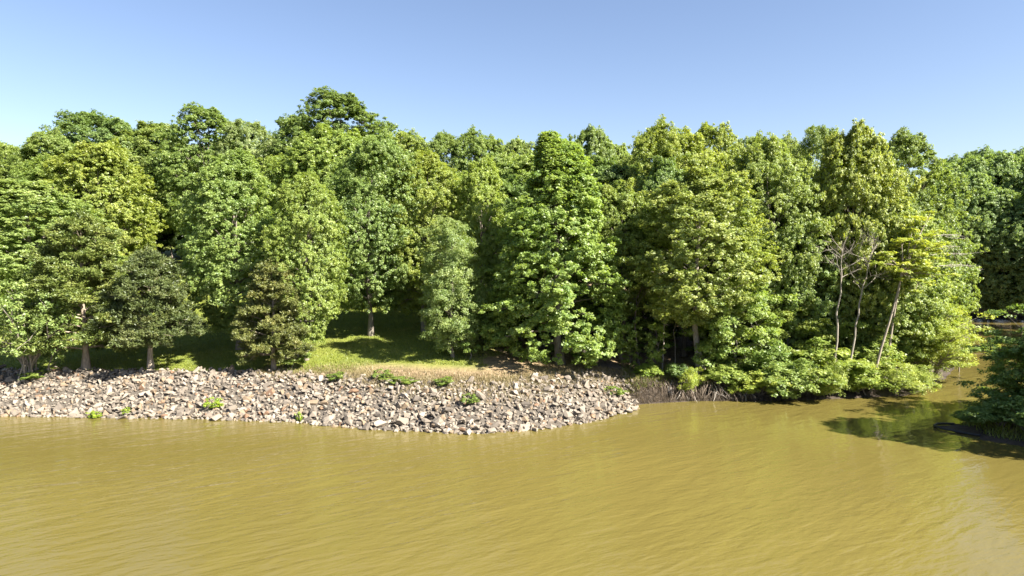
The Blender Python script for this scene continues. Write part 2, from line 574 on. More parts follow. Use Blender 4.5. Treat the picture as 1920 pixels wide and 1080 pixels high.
def finish(key, rng, paths, LC, LR, LO, prm, bark=None, sides=7, extra=None):
    v, f = tubes(paths, sides)
    wood = mesh_np(key + '_wood', v, f, bark or M_BARK, True)
    LC = np.array(LC)
    crown = make_foliage(key + '_crown', rng, LC, np.array(LR), np.array(LO), prm, extra)
    co = np.empty(len(crown.vertices) * 3, np.float32)
    crown.vertices.foreach_get('co', co)
    co = co.reshape(-1, 3)
    wx = np.percentile(np.hypot(co[:, 0], co[:, 1]), 96)
    PROTO[key] = (wood, crown, float(np.percentile(co[:, 2], 99.7)), float(wx))
    return PROTO[key]

HW = dict(clusters=10, n_leaf=29, lobes=5, lobe_r=0.9, cluster_r=0.26)
make_tree('broad_a', 11, H=18, W=5.6, cb=2.2, limbs=34, shell=4485, gap=0.09, leaf=0.175, **HW)
make_tree('broad_b', 12, H=18, W=5.4, cb=2.6, limbs=32, shape='oval', shell=4485, gap=0.09, leaf=0.155, **HW)
make_tree('broad_c', 13, H=17, W=5.8, cb=1.6, limbs=34, shape='oval', shell=4680, gap=0.09, leaf=0.190, **HW)
make_tree('tall_a', 21, H=19, W=5.0, cb=0.8, limbs=46, shape='cone', elev=(-4, 60), shell=3705, gap=0.09, leaf=0.185, **HW)
make_tree('tall_b', 22, H=19, W=4.6, cb=2.3, limbs=42, shape='oval', elev=(0, 62), shell=3900, gap=0.09, leaf=0.160, **HW)
make_tree('tall_c', 23, H=20, W=4.8, cb=5.4, limbs=32, shape='round', shell=3315, gap=0.09, leaf=0.165, **HW)
make_tree('open_a', 31, H=20, W=5.8, cb=5.5, limbs=28, shape='round', gap=0.18, elev=(15, 62), shell=2535, leaf=0.180, **HW)
make_tree('open_b', 32, H=20, W=5.2, cb=5.0, limbs=26, shape='oval', gap=0.2, elev=(15, 62), shell=2340, leaf=0.150, **HW)
make_tree('cedar_a', 41, H=11.5, W=3.1, cb=1.1, r0=0.2, limbs=56, lobes=6, lobe_r=0.62, shape='cone', clusters=12, cluster_r=0.2, n_leaf=30,
          leaf=0.17, aspect=0.5, elong=0.4, elev=(-6, 55), mat=M_CEDAR, wig=0.12)
make_tree('cedar_b', 42, H=9.0, W=3.4, cb=1.9, r0=0.2, limbs=52, lobes=6, lobe_r=0.66, shape='cone', clusters=12, cluster_r=0.2, n_leaf=30,
          leaf=0.17, aspect=0.5, elong=0.4, elev=(-8, 45), mat=M_CEDAR, wig=0.12)
make_tree('pale_a', 51, H=12, W=2.6, cb=0.7, r0=0.14, limbs=40, lobes=5, lobe_r=0.75, shape='oval', clusters=12, cluster_r=0.3, n_leaf=26,
          leaf=0.14, aspect=0.6, elev=(10, 62), shell=700)
make_tree('layer_a', 61, H=7, W=3.4, cb=0.9, r0=0.11, limbs=24, lobes=6, lobe_r=0.75, shape='oval', lobe_flat=0.6, cl_flat=0.7, clusters=12,
          cluster_r=0.28, n_leaf=18, leaf=0.17, up=0.8, elev=(0, 35))
make_tree('layer_b', 62, H=8, W=3.0, cb=1.6, r0=0.11, limbs=22, lobes=6, lobe_r=0.75, shape='round', lobe_flat=0.7, cl_flat=0.75, clusters=12,
          cluster_r=0.28, n_leaf=18, leaf=0.17, up=0.7, elev=(5, 45))
make_tree('sapling', 63, H=4.5, W=1.1, cb=0.8, r0=0.05, limbs=13, lobes=3, lobe_r=0.42, shape='oval', clusters=7, cluster_r=0.2, n_leaf=14,
          leaf=0.16, up=0.7, elev=(5, 50))

def make_bush(key, seed, H=2.2, W=1.7, stems=9, lobes=5, lobe_r=0.45, bias=(0, 0), bark=None, **prm):
    rng = np.random.default_rng(seed)
    paths, LC, LR, LO = [], [], [], []
    for k in range(stems):
        a = k * 2.399 + rng.normal(0, 0.3)
        rr = W * math.sqrt((k + 0.5) / stems) * rng.uniform(0.8, 1.05)
        p2 = np.array([math.cos(a) * rr + bias[0], math.sin(a) * rr + bias[1], H * (1 - 0.62 * (rr / W) ** 2) * rng.uniform(0.8, 1.05)])
        p0 = np.array([rng.normal(0, 0.045 * H), rng.normal(0, 0.045 * H), -0.1])
        p1 = np.array([p2[0] * 0.35, p2[1] * 0.35, p2[2] * 0.75])
        tt = np.linspace(0, 1, 6)
        r = 0.012 + 0.012 * H
        paths.append((bez(p0, p1, p2, tt), min(r, 0.06) * (1 - 0.8 * tt)))
        for m in range(lobes):
            t = rng.uniform(0.35, 1) if m else 1.0
            c = bez(p0, p1, p2, np.array([t]))[0] + rng.normal(size=3) * lobe_r * 0.7
            c[2] = max(c[2], 0.15)
            LC.append(c); LR.append(lobe_r * rng.uniform(0.6, 1.2)); LO.append(norm(np.array([c[0] - bias[0], c[1] - bias[1], 0.5])))
            paths.append((np.array([bez(p0, p1, p2, np.array([max(t - 0.2, 0)]))[0], c]), np.array([r * 0.35, 0.006])))
    return finish(key, rng, paths, LC, LR, LO, prm, bark, 5)
make_bush('bush_a', 71, lobes=8, clusters=11, cluster_r=0.2, n_leaf=15, leaf=0.13, up=0.6)
make_bush('bush_b', 72, H=2.0, W=2.0, lobes=8, clusters=11, cluster_r=0.2, n_leaf=15, leaf=0.12, aspect=0.4, up=0.6)
make_bush('bush_c', 73, H=3.0, W=1.8, stems=11, lobes=8, clusters=11, cluster_r=0.22, n_leaf=15, leaf=0.14, up=0.6)
make_bush('weed', 74, H=0.75, W=0.55, stems=7, lobes=3, lobe_r=0.16, clusters=6, cluster_r=0.09, n_leaf=8, leaf=0.09, up=0.6)
make_bush('sparse_shrub', 75, H=7.2, W=4.0, stems=18, lobes=11, lobe_r=0.7, clusters=8, cluster_r=0.24, n_leaf=11, leaf=0.15, bark=M_PALEBARK, bias=(-0.5, 0), up=0.5)
make_bush('fan_shrub', 76, H=7.6, W=3.6, stems=22, lobes=15, lobe_r=0.75, clusters=11, cluster_r=0.27, n_leaf=13, leaf=0.17, aspect=0.46, lobe_flat=0.6, up=0.7)

def place(key, name, px, Y, top, wpx, label, cat, group=None, tint=(1, 1, 1), rot=None, wood=(1, 1, 1), basez=None, hgt=None):
    """stand a tree of prototype `key` on the ground at depth Y under image column px, tall enough to reach row `top`"""
    woodm, crownm, H0, W0 = PROTO[key]
    x = xat(px, Y)
    zb = float(height(np.array([x]), np.array([Y]))[0]) - 0.08 if basez is None else basez
    h = (at(px, top, Y)[2] - zb) if hgt is None else hgt
    sz = h / H0
    sw = (wpx / 2 / FPX * Y) / W0
    o = bpy.data.objects.new(name, None)
    COL.objects.link(o)
    o.empty_display_size = 0.5
    o.location = (x, Y, zb)
    place.n += 1
    o.rotation_euler = (0, 0, (place.n * 2.1) % 6.28 if rot is None else rot)
    o.scale = (sw, sw, sz)
    tag(o, label, cat, group)
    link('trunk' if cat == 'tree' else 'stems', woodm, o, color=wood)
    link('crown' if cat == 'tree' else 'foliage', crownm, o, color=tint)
    return o
place.n = 0

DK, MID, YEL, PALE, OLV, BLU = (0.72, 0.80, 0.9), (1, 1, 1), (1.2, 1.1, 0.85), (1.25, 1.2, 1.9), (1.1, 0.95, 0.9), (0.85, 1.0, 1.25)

# ------------------------------------------------------------------ front trees, left to right
place('sparse_shrub', 'leaning_shrub', 52, 52.6, 515, 200, 'sparse pale shrub with bare whitish branches above the rocks at the photo\'s left edge', 'shrub', tint=(1.1, 1.1, 1.25), wood=(0.55, 0.53, 0.5))
place('broad_a', 'hardwood_tree', 72, 71, 345, 290, 'broad rounded bright green tree behind the sparse pale shrub', 'tree', tint=(1.08, 1.08, 1.2))
place('cedar_a', 'cedar_tree', 155, 54.3, 405, 190, 'sunlit olive cedar with flared pale trunk base, left of the shaded cedar', 'tree', tint=(1.02, 1.1, 0.9), wood=(1.5, 1.4, 1.3))
place('cedar_b', 'cedar_tree', 278, 54.2, 472, 182, 'dark shaded cedar with a straight bare pale lower trunk', 'tree', tint=(0.72, 0.78, 0.85), wood=(1.7, 1.6, 1.5))  # crown tint darkened to stand in for the shade on this cedar
place('tall_b', 'hardwood_tree', 446, 59.5, 288, 205, 'tall full broadleaf tree on the lawn behind the small brownish cedar', 'tree', tint=(1.05, 1.08, 1.15))
place('tall_b', 'hardwood_tree', 572, 56.2, 326, 145, 'slim tree with thin pale trunk just right of the small brownish cedar', 'tree', tint=(1.15, 1.12, 1.0))
place('cedar_a', 'cedar_tree', 510, 53.8, 490, 130, 'small brownish cedar at the top edge of the rock bank', 'tree', tint=(1.12, 1.05, 1.05), wood=(1.5, 1.4, 1.3))
place('broad_b', 'hardwood_tree', 694, 63, 260, 195, 'big dark-trunked tree shading the lawn left of the pale slender tree', 'tree', tint=(0.95, 1.0, 1.05))
place('tall_b', 'hardwood_tree', 795, 64, 285, 160, 'yellow-green tree behind the pale slender tree', 'tree', tint=YEL)
place('pale_a', 'slender_tree', 848, 55.3, 412, 125, 'pale grey-green slender tree leafy down to its base', 'tree', tint=(1.12, 1.1, 1.4))
place('tall_b', 'hardwood_tree', 905, 63, 300, 130, 'bright narrow tree between the pale slender tree and the big conical broadleaf tree', 'tree', tint=(1.25, 1.2, 0.9))
place('tall_a', 'hardwood_tree', 1052, 56.3, 252, 265, 'big conical broadleaf tree with leaves hanging low above the middle of the rock bank', 'tree', tint=(1.05, 1.1, 1.0))
place('tall_c', 'hardwood_tree', 1165, 60, 340, 140, 'light green layered tree just right of the big conical broadleaf tree', 'tree', tint=(1.15, 1.1, 1.05))
place('tall_c', 'hardwood_tree', 1318, 55.6, 318, 250, 'tree with thick bare grey trunk rising from the root-laced bank', 'tree', tint=(1.2, 1.1, 1.1), wood=(1.6, 1.6, 1.6))
place('layer_a', 'understory_tree', 1382, 55.8, 515, 185, 'small bright understory tree beside the thick bare grey trunk', 'tree', tint=(1.15, 1.15, 1.1))
place('broad_b', 'hardwood_tree', 1262, 68, 236, 205, 'tall tree with rounded yellow-green head behind the thick grey trunk', 'tree', tint=YEL)
place('open_a', 'hardwood_tree', 1338, 72, 234, 165, 'open-headed tree with sky showing through its crown, behind the thick grey trunk', 'tree', tint=YEL)
place('broad_b', 'hardwood_tree', 1440, 61, 256, 200, 'full green tree left of the two bare crooked snags', 'tree', tint=(1.1, 1.06, 1.0))
place('open_b', 'hardwood_tree', 1538, 66, 238, 150, 'narrow tree with wispy open top against the sky above the bare snags', 'tree', tint=(0.95, 0.95, 1.0))
place('broad_c', 'hardwood_tree', 1594, 61, 246, 195, 'yellow-green tree rising directly behind the two bare snags', 'tree', tint=(1.3, 1.15, 0.95))
place('open_a', 'hardwood_tree', 1682, 65, 253, 215, 'dark open-topped tree at the right end of the near skyline', 'tree', tint=(0.92, 0.92, 1.0))
place('broad_c', 'hardwood_tree', 1672, 60.5, 368, 210, 'mid-height lit tree below the dark open-topped one beside the creek', 'tree', tint=(1.2, 1.15, 1.2))
place('layer_b', 'understory_tree', 1488, 58, 560, 150, 'layered yellowish understory tree left of the base of the snags', 'tree', tint=YEL)
place('broad_c', 'hardwood_tree', 1500, 60, 400, 170, 'mid-height dense tree between the thick grey trunk and the snags', 'tree', tint=(1.05, 1.08, 1.15))
place('layer_b', 'understory_tree', 1732, 64, 520, 125, 'leafy understory tree at the creek mouth behind the fan-shaped shrub', 'tree', tint=YEL)
place('tall_c', 'hardwood_tree', 1400, 64, 330, 150, 'shaded tree standing behind the small bright understory tree', 'tree', tint=(0.95, 1.0, 1.0))
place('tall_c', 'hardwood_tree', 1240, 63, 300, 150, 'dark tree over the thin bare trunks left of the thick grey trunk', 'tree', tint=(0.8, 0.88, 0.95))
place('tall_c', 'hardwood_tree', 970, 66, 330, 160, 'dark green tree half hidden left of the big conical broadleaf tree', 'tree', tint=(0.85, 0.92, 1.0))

US = ['right of the big conical broadleaf tree\'s lower boughs', 'behind the slanting grey trunk', 'just left of the thick grey trunk', 'just right of the thick grey trunk',
      'behind the small bright understory tree', 'left of and behind the left snag', 'between the two snags', 'behind the leaning twin-stemmed tree',
      'right of the leaning twin-stemmed tree, by the creek', 'left of the big conical broadleaf tree in deep shade', 'right of the pale slender tree in shade']
for k, (px, Y, top, w, tint) in enumerate([(1130, 62, 540, 120, (0.9, 0.95, 1)), (1215, 61, 585, 110, MID), (1300, 64, 540, 140, (0.9, 0.95, 1)), (1350, 60, 590, 120, MID),
                                          (1445, 62, 555, 140, (1.1, 1.1, 1)), (1545, 61, 545, 150, (1.1, 1.1, 1)), (1600, 59.5, 560, 140, (1.2, 1.15, 1)),
                                          (1660, 59, 575, 130, (1.25, 1.15, 1)), (1705, 61, 560, 120, (1.2, 1.15, 1)), (1000, 64, 560, 120, (0.9, 0.95, 1)), (930, 61, 590, 100, MID)]):
    place(['layer_b', 'layer_a'][k % 2], 'understory_tree', px, Y, top, w, f'low understory tree, {US[k]}', 'tree',
          'understory trees behind the front row', tint)

ORD = ['first', 'second', 'third', 'fourth', 'fifth', 'sixth', 'seventh', 'eighth', 'ninth', 'tenth', 'eleventh', 'twelfth', 'thirteenth',
       'fourteenth', 'fifteenth', 'sixteenth', 'seventeenth', 'eighteenth', 'nineteenth', 'twentieth', 'twenty-first', 'twenty-second',
       'twenty-third', 'twenty-fourth', 'twenty-fifth', 'twenty-sixth']
# skyline row on the hill, left to right
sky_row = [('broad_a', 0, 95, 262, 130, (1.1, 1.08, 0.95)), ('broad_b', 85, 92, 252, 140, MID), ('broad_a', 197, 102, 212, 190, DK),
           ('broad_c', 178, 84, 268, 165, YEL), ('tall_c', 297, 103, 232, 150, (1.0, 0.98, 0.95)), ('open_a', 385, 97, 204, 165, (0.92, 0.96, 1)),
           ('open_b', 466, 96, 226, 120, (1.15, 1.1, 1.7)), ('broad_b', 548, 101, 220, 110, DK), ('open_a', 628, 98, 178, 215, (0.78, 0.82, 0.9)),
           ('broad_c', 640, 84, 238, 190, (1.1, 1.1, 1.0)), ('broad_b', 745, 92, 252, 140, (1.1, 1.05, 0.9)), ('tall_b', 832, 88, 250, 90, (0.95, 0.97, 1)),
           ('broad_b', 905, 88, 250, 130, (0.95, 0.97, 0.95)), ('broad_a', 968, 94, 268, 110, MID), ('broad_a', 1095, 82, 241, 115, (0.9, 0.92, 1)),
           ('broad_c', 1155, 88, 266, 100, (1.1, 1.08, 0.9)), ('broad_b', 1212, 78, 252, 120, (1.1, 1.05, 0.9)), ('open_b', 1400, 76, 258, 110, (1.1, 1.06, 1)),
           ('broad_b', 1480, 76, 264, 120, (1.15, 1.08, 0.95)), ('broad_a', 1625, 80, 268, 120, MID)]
for k, (key, px, Y, top, w, tint) in enumerate(sorted(sky_row, key=lambda r: r[1])):
    place(key, 'hardwood_tree', px, Y, top, w * 1.22, f'green hardwood, {ORD[k]} from the left in the skyline row on the hill', 'tree',
          'hardwoods along the skyline', tint)
# middle rows filling the wood
mid_row = [('broad_c', 20, 92, 300, 160, MID), ('broad_b', 130, 90, 300, 150, (1.1, 1.1, 1.1)), 
           ('broad_c', 560, 88, 290, 150, (1.15, 1.12, 1)), ('broad_b', 735, 76, 310, 160, (0.9, 0.96, 1)), ('broad_c', 850, 76, 318, 150, (1.05, 1.05, 1)),
           ('broad_a', 985, 76, 300, 170, (1.05, 1.06, 1)), ('tall_c', 1120, 72, 300, 170, DK), ('tall_c', 1200, 72, 310, 150, (0.9, 0.95, 1)),
           ('tall_c', 1350, 80, 290, 160, (0.9, 0.95, 1)), ('broad_c', 1545, 72, 330, 170, (1, 1.02, 1)), ('broad_c', 1620, 72, 340, 160, (1.05, 1.05, 1)),
           ('broad_c', 1720, 70, 400, 130, (1.05, 1.05, 1))]
for k, (key, px, Y, top, w, tint) in enumerate(sorted(mid_row, key=lambda r: r[1])):
    place(key, 'hardwood_tree', px, Y, top, w * 1.25, f'partly hidden hardwood, {ORD[k]} from the left in the middle depth of the wood', 'tree',
          'hardwoods inside the wood', tint)
back_row = [(70, 118, 285), (160, 122, 270), (235, 120, 262), (300, 124, 275), (365, 118, 268), (440, 122, 262), (520, 118, 262), (600, 122, 258), (690, 120, 265), (780, 116, 278)]
for k, (px, Y, top) in enumerate(back_row):
    place(['broad_b', 'broad_c', 'broad_a'][k % 3], 'hardwood_tree', px, Y, top, 150, f'hardwood mostly hidden on the hilltop, {ORD[k]} from the left behind the skyline row', 'tree',
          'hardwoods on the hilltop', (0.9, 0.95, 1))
for k, (px, lab) in enumerate([(270, 'left of the lone straight trunk'), (322, 'right of the lone straight trunk'), (225, 'half hidden by the yellowish skyline tree'), (385, 'behind the tall full tree on the lawn')]):
    place(['layer_a', 'layer_b'][k % 2], 'understory_tree', px, 114, 395, 110, f'low dark thicket tree on the hilltop, {lab}', 'tree', 'thicket on the hilltop', (0.7, 0.78, 0.85))  # shade of the gap behind the trunk is put into the dark tint
# wood across the creek
rng = np.random.default_rng(5)
far = [(1745, 128, 345, 150), (1800, 124, 330, 150), (1850, 122, 360, 150), (1905, 120, 380, 170), (1965, 118, 330, 180), (1765, 142, 310, 150), (1815, 140, 298, 150),
       (1865, 138, 288, 150), (1915, 136, 295, 160), (1980, 130, 290, 180), (1835, 156, 285, 150), (1900, 160, 288, 160), (1780, 158, 300, 140)]
for k, (px, Y, top, w) in enumerate(sorted(far)):
    place(['broad_a', 'broad_c', 'broad_b'][k % 3], 'hardwood_tree', px, Y, top, w,
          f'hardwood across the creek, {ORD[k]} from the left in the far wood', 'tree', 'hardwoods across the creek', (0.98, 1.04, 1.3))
# the creek's right bank carries on beyond the frame and shades the creek
for k, (x, Y, h, w) in enumerate([(104, 110, 21, 11), (96, 98, 20, 11), (88, 90, 21, 11), (84, 80, 19, 10), (76, 72, 18, 10), (106, 121, 20, 11)]):
    px = 960 + x / Y * FPX
    place(['broad_c', 'broad_a', 'broad_b'][k % 3], 'hardwood_tree', px, Y, 0, w * FPX / Y, f'hardwood shading the creek\'s right bank, {ORD[k]} in its row', 'tree',
          'hardwoods on the right creek bank', (0.9, 0.95, 1), hgt=h)

# ------------------------------------------------------------------ the dark tree on the right-hand point
make_tree('point_tree', 81, H=9.4, W=6.4, cb=1.0, r0=0.2, limbs=42, lobes=8, lobe_r=0.95, shape='cone', lobe_flat=0.42, cl_flat=0.5, clusters=12,
          cluster_r=0.3, n_leaf=17, leaf=0.16, up=0.8, elev=(-4, 30), droop=0.06)
place('point_tree', 'layered_tree', 960 + 37.8 / 44.2 * FPX, 44.2, 0, 2 * 6.2 * FPX / 44.2, 'bigger tree with long flat boughs behind the small layered tree on the point', 'tree', tint=(0.9, 0.98, 1.0), hgt=9.0)


place('layer_a', 'layered_tree', 1962, 43.8, 626, 190, 'small full tree with layered boughs on the point at the photo\'s right edge', 'tree', tint=(0.9, 1.0, 1.0))
place('broad_c', 'hardwood_tree', 960 + 37.0 / 37.0 * FPX, 37.0, 0, 2 * 4.2 * FPX / 37.0, 'tall tree on the near side of the point, beyond the photo\'s right edge', 'tree', tint=MID, hgt=15.0)

# ------------------------------------------------------------------ leaning pair, snags and bare stems
def bare(rng, p, d, ln, r, depth, out, spread=0.5, up=0.15):
    n = 5
    pts = [np.array(p, float)]
    dd = np.array(d, float)
    for _ in range(n - 1):
        dd = norm(dd + rng.normal(size=3) * 0.13 + np.array([0, 0, up * 0.2]))
        pts.append(pts[-1] + dd * ln / (n - 1))
    pts = np.array(pts)
    out.append((pts, r * np.linspace(1, 0.45, n)))
    if depth > 0:
        for _ in range(rng.integers(2, 4)):
            t = rng.integers(2, n)
            nd = norm(dd + rng.normal(size=3) * spread + np.array([0, 0, up]))
            bare(rng, pts[t], nd, ln * rng.uniform(0.5, 0.75), r * 0.48, depth - 1, out, spread, up)

def wood_obj(name, paths, mat, parent, sides=7, color=(1, 1, 1)):
    v, f = tubes(paths, sides)
    return link(name, mesh_np(name, v, f, mat, True), parent, color=color)

def snag(name, path_px, Y, r0, label, seed, nbr, blen, mat, depth=2, lean_y=0.0, cat='dead tree', leafy=None, twig_from=0.62):
    rng = np.random.default_rng(seed)
    pts = np.array([at(a, b_, Y + lean_y * k) for k, (a, b_) in enumerate(path_px)])
    pts[0, 2] = float(height(pts[:1, 0], pts[:1, 1])[0]) - 0.1
    root = bpy.data.objects.new(name, None)
    COL.objects.link(root)
    root.location = pts[0]
    tag(root, label, cat)
    P_ = pts - pts[0]
    tt = np.linspace(0, 1, 14)
    ts = np.linspace(0, 1, len(P_))
    fine = np.stack([np.interp(tt, ts, P_[:, k]) for k in range(3)], -1)
    fine[1:-1] += rng.normal(0, 0.05, (12, 3))
    tr = wood_obj('trunk', [(fine, r0 * (1 - 0.72 * tt))], mat, root, 7, (0.62, 0.6, 0.57))
    for k in range(nbr):
        t = rng.uniform(twig_from, 1.0) if k else 1.0
        p = np.array([np.interp(t, tt, fine[:, q]) for q in range(3)])
        o = []
        a = rng.uniform(0, 6.28)
        bare(rng, p, norm(np.array([math.cos(a), math.sin(a) * 0.7, 0.75])), blen * rng.uniform(0.6, 1.1), r0 * 0.3, depth, o)
        wood_obj('branch', o, mat, tr, 5, (0.62, 0.6, 0.57))
    return root, fine, tr

snag('bare_snag', [(1563, 682), (1572, 600), (1577, 520), (1580, 470)], 55.2, 0.105, 'bare pale snag with forked twiggy head, left of the pair', 301, 9, 1.9, M_PALEBARK, 3)
snag('bare_snag', [(1588, 688), (1603, 620), (1618, 540), (1636, 468)], 55.0, 0.10, 'curving bare snag with grey twig tangle, right of the pair', 302, 10, 1.8, M_PALEBARK, 3)
snag('thin_tree', [(1242, 700), (1244, 640), (1245, 590), (1245, 562)], 56.0, 0.07, 'thin bleached dead stem with wispy side twigs above the root bank', 303, 6, 1.1, M_PALEBARK, 1, twig_from=0.45)
snag('thin_tree', [(1267, 703), (1265, 655), (1266, 600), (1266, 540)], 56.4, 0.055, 'thin dark grey stem between the bleached stem and the thick grey trunk', 304, 3, 0.9, M_BARK, 1, cat='tree')
snag('thin_tree', [(1200, 700), (1196, 670), (1190, 620), (1193, 560)], 57.0, 0.15, 'slanting grey trunk left of the bleached dead stem', 305, 3, 1.5, M_BARK, 1, cat='tree')
snag('bare_branch', [(1800, 640), (1803, 612), (1806, 590)], 66.0, 0.06, 'bleached forked dead branch sticking up over the fan-shaped shrub', 306, 6, 1.3, M_PALEBARK, 1, twig_from=0.2)

def leaning_tree():
    rng = np.random.default_rng(404)
    Y = 55.0
    root = bpy.data.objects.new('leaning_tree', None)
    COL.objects.link(root)
    base = at(1632, 716, Y)
    base[2] = float(height(base[None, 0], base[None, 1])[0]) - 0.1
    root.location = base
    tag(root, 'leaning twin-stemmed tree with flat yellow-green sprays reaching over the creek', 'tree')
    def rel(px, py, dy=0.0):
        return at(px, py, Y + dy) - base
    for st in ([rel(1632, 720), rel(1650, 660), rel(1672, 590), rel(1690, 520), rel(1708, 470)],
               [rel(1652, 706, 1.0), rel(1668, 650, 1.1), rel(1676, 590, 1.2), rel(1688, 530, 1.0), rel(1692, 480, 1.0)]):
        st = np.array(st)
        st[0, 2] = -0.1
        tt = np.linspace(0, 1, 12)
        fine = np.stack([np.interp(tt, np.linspace(0, 1, len(st)), st[:, k]) for k in range(3)], -1)
        wood_obj('trunk', [(fine, 0.115 * (1 - 0.6 * tt))], M_BARK, root, color=(1.5, 1.45, 1.4))
    ends = [(1650, 470, -1.5), (1690, 448, 0), (1725, 440, 0.6), (1760, 455, -0.8), (1735, 480, -2), (1775, 490, -0.5), (1720, 500, -1.8), (1665, 495, -2),
            (1755, 520, -1.2), (1730, 540, -1), (1690, 470, 2.2), (1745, 465, 2), (1745, 400, 0.5), (1715, 415, 1.5)]
    LC, LR, LO, paths = [], [], [], []
    p0 = rel(1694, 515)
    for (a, b_, dy) in ends:
        p2 = rel(a, b_, dy)
        p1 = (p0 + p2) / 2 + np.array([0, 0, 0.5])
        tt = np.linspace(0, 1, 6)
        paths.append((bez(p0, p1, p2, tt), 0.055 * (1 - 0.8 * tt)))
        for m in range(5):
            t = rng.uniform(0.5, 1.05)
            c = bez(p0, p1, p2, np.array([t]))[0] + rng.normal(size=3) * np.array([0.5, 0.5, 0.22])
            LC.append(c); LR.append(rng.uniform(0.4, 0.75)); LO.append(norm(np.array([c[0] - p0[0], c[1] - p0[1], 0.8])))
            paths.append((np.array([bez(p0, p1, p2, np.array([max(t - 0.2, 0)]))[0], c]), np.array([0.02, 0.006])))
    wood_obj('limbs', paths, M_BARK, root, color=(1.5, 1.45, 1.4))
    cr = make_foliage('leaning_crown', rng, np.array(LC), np.array(LR), np.array(LO), dict(clusters=10, cluster_r=0.26, n_leaf=13, leaf=0.17, lobe_flat=0.3, cl_flat=0.4, up=1.0))
    link('crown', cr, root, color=(1.5, 1.3, 0.8))
    for k, (a, b_, dy, e) in enumerate([(1762, 438, 0, (1795, 440)), (1765, 470, 0, (1808, 476)), (1768, 492, -0.4, (1822, 498)), (1760, 458, 0.5, (1800, 462))]):
        o = []
        s, t_ = rel(a - 40, b_ + 12, dy), rel(*e, dy)
        o.append((bez(s, (s + t_) / 2 + np.array([0, 0, 0.3]), t_, np.linspace(0, 1, 6)), 0.035 * np.linspace(1, 0.3, 6)))
        for q in range(7):
            pp = s + (t_ - s) * rng.uniform(0.4, 0.95)
            bare(rng, pp, norm(np.array([0.9, rng.normal(0, 0.5), rng.normal(0, 0.35)])), rng.uniform(0.6, 1.3), 0.012, 1, o, 0.45, 0)
        wood_obj('dead_branch', o, M_PALEBARK, root, 5)
leaning_tree()

# thin dark poles of the wood's interior, seen between the front trees
poles = [(1115, 74), (1150, 70), (1178, 76), (1215, 69), (1228, 80), (1236, 74), (1285, 62), (1340, 70), (1430, 66), (1452, 72), (1520, 64), (1548, 67), (1612, 63), (1660, 66), (1705, 64), (950, 70), (1000, 68), (880, 72)]
for k, (px, Y) in enumerate(sorted(poles)):
    rngp = np.random.default_rng(500 + k)
    x = xat(px, Y)
    z = float(height(np.array([x]), np.array([Y]))[0])
    root = bpy.data.objects.new('young_tree', None)
    COL.objects.link(root)
    root.location = (x, Y, z - 0.1)
    h = rngp.uniform(8, 12)
    tp, tr = trunk_path(rngp, h, 0.27 if px == 1285 else rngp.uniform(0.07, 0.15), (rngp.normal(0, 0.5), 0), 0.3)
    o = [(tp, tr)]
    LC, LR, LO = [], [], []
    for q in range(6):
        p = interp_path(tp, h * rngp.uniform(0.6, 1.0))
        a = rngp.uniform(0, 6.28)
        e = p + np.array([math.cos(a), math.sin(a), 0.7]) * rngp.uniform(0.8, 1.6)
        o.append((np.array([p, (p + e) / 2 + np.array([0, 0, 0.1]), e]), np.array([0.03, 0.02, 0.008])))
        for _ in range(2):
            LC.append(e + rngp.normal(size=3) * 0.3); LR.append(0.55); LO.append(np.array([math.cos(a), math.sin(a), 0.5]))
    wood_obj('trunk', o, M_BARK, root, 7, (0.8, 0.78, 0.75))
    link('crown', make_foliage('young_crown', rngp, np.array(LC), np.array(LR), norm(np.array(LO)), dict(clusters=8, cluster_r=0.28, n_leaf=14)), root, color=(0.95, 1, 0.95))
    tag(root, f'thin pole-like trunk in the shaded wood, {ORD[k]} from the left of its kind', 'tree', 'thin trunks inside the wood')

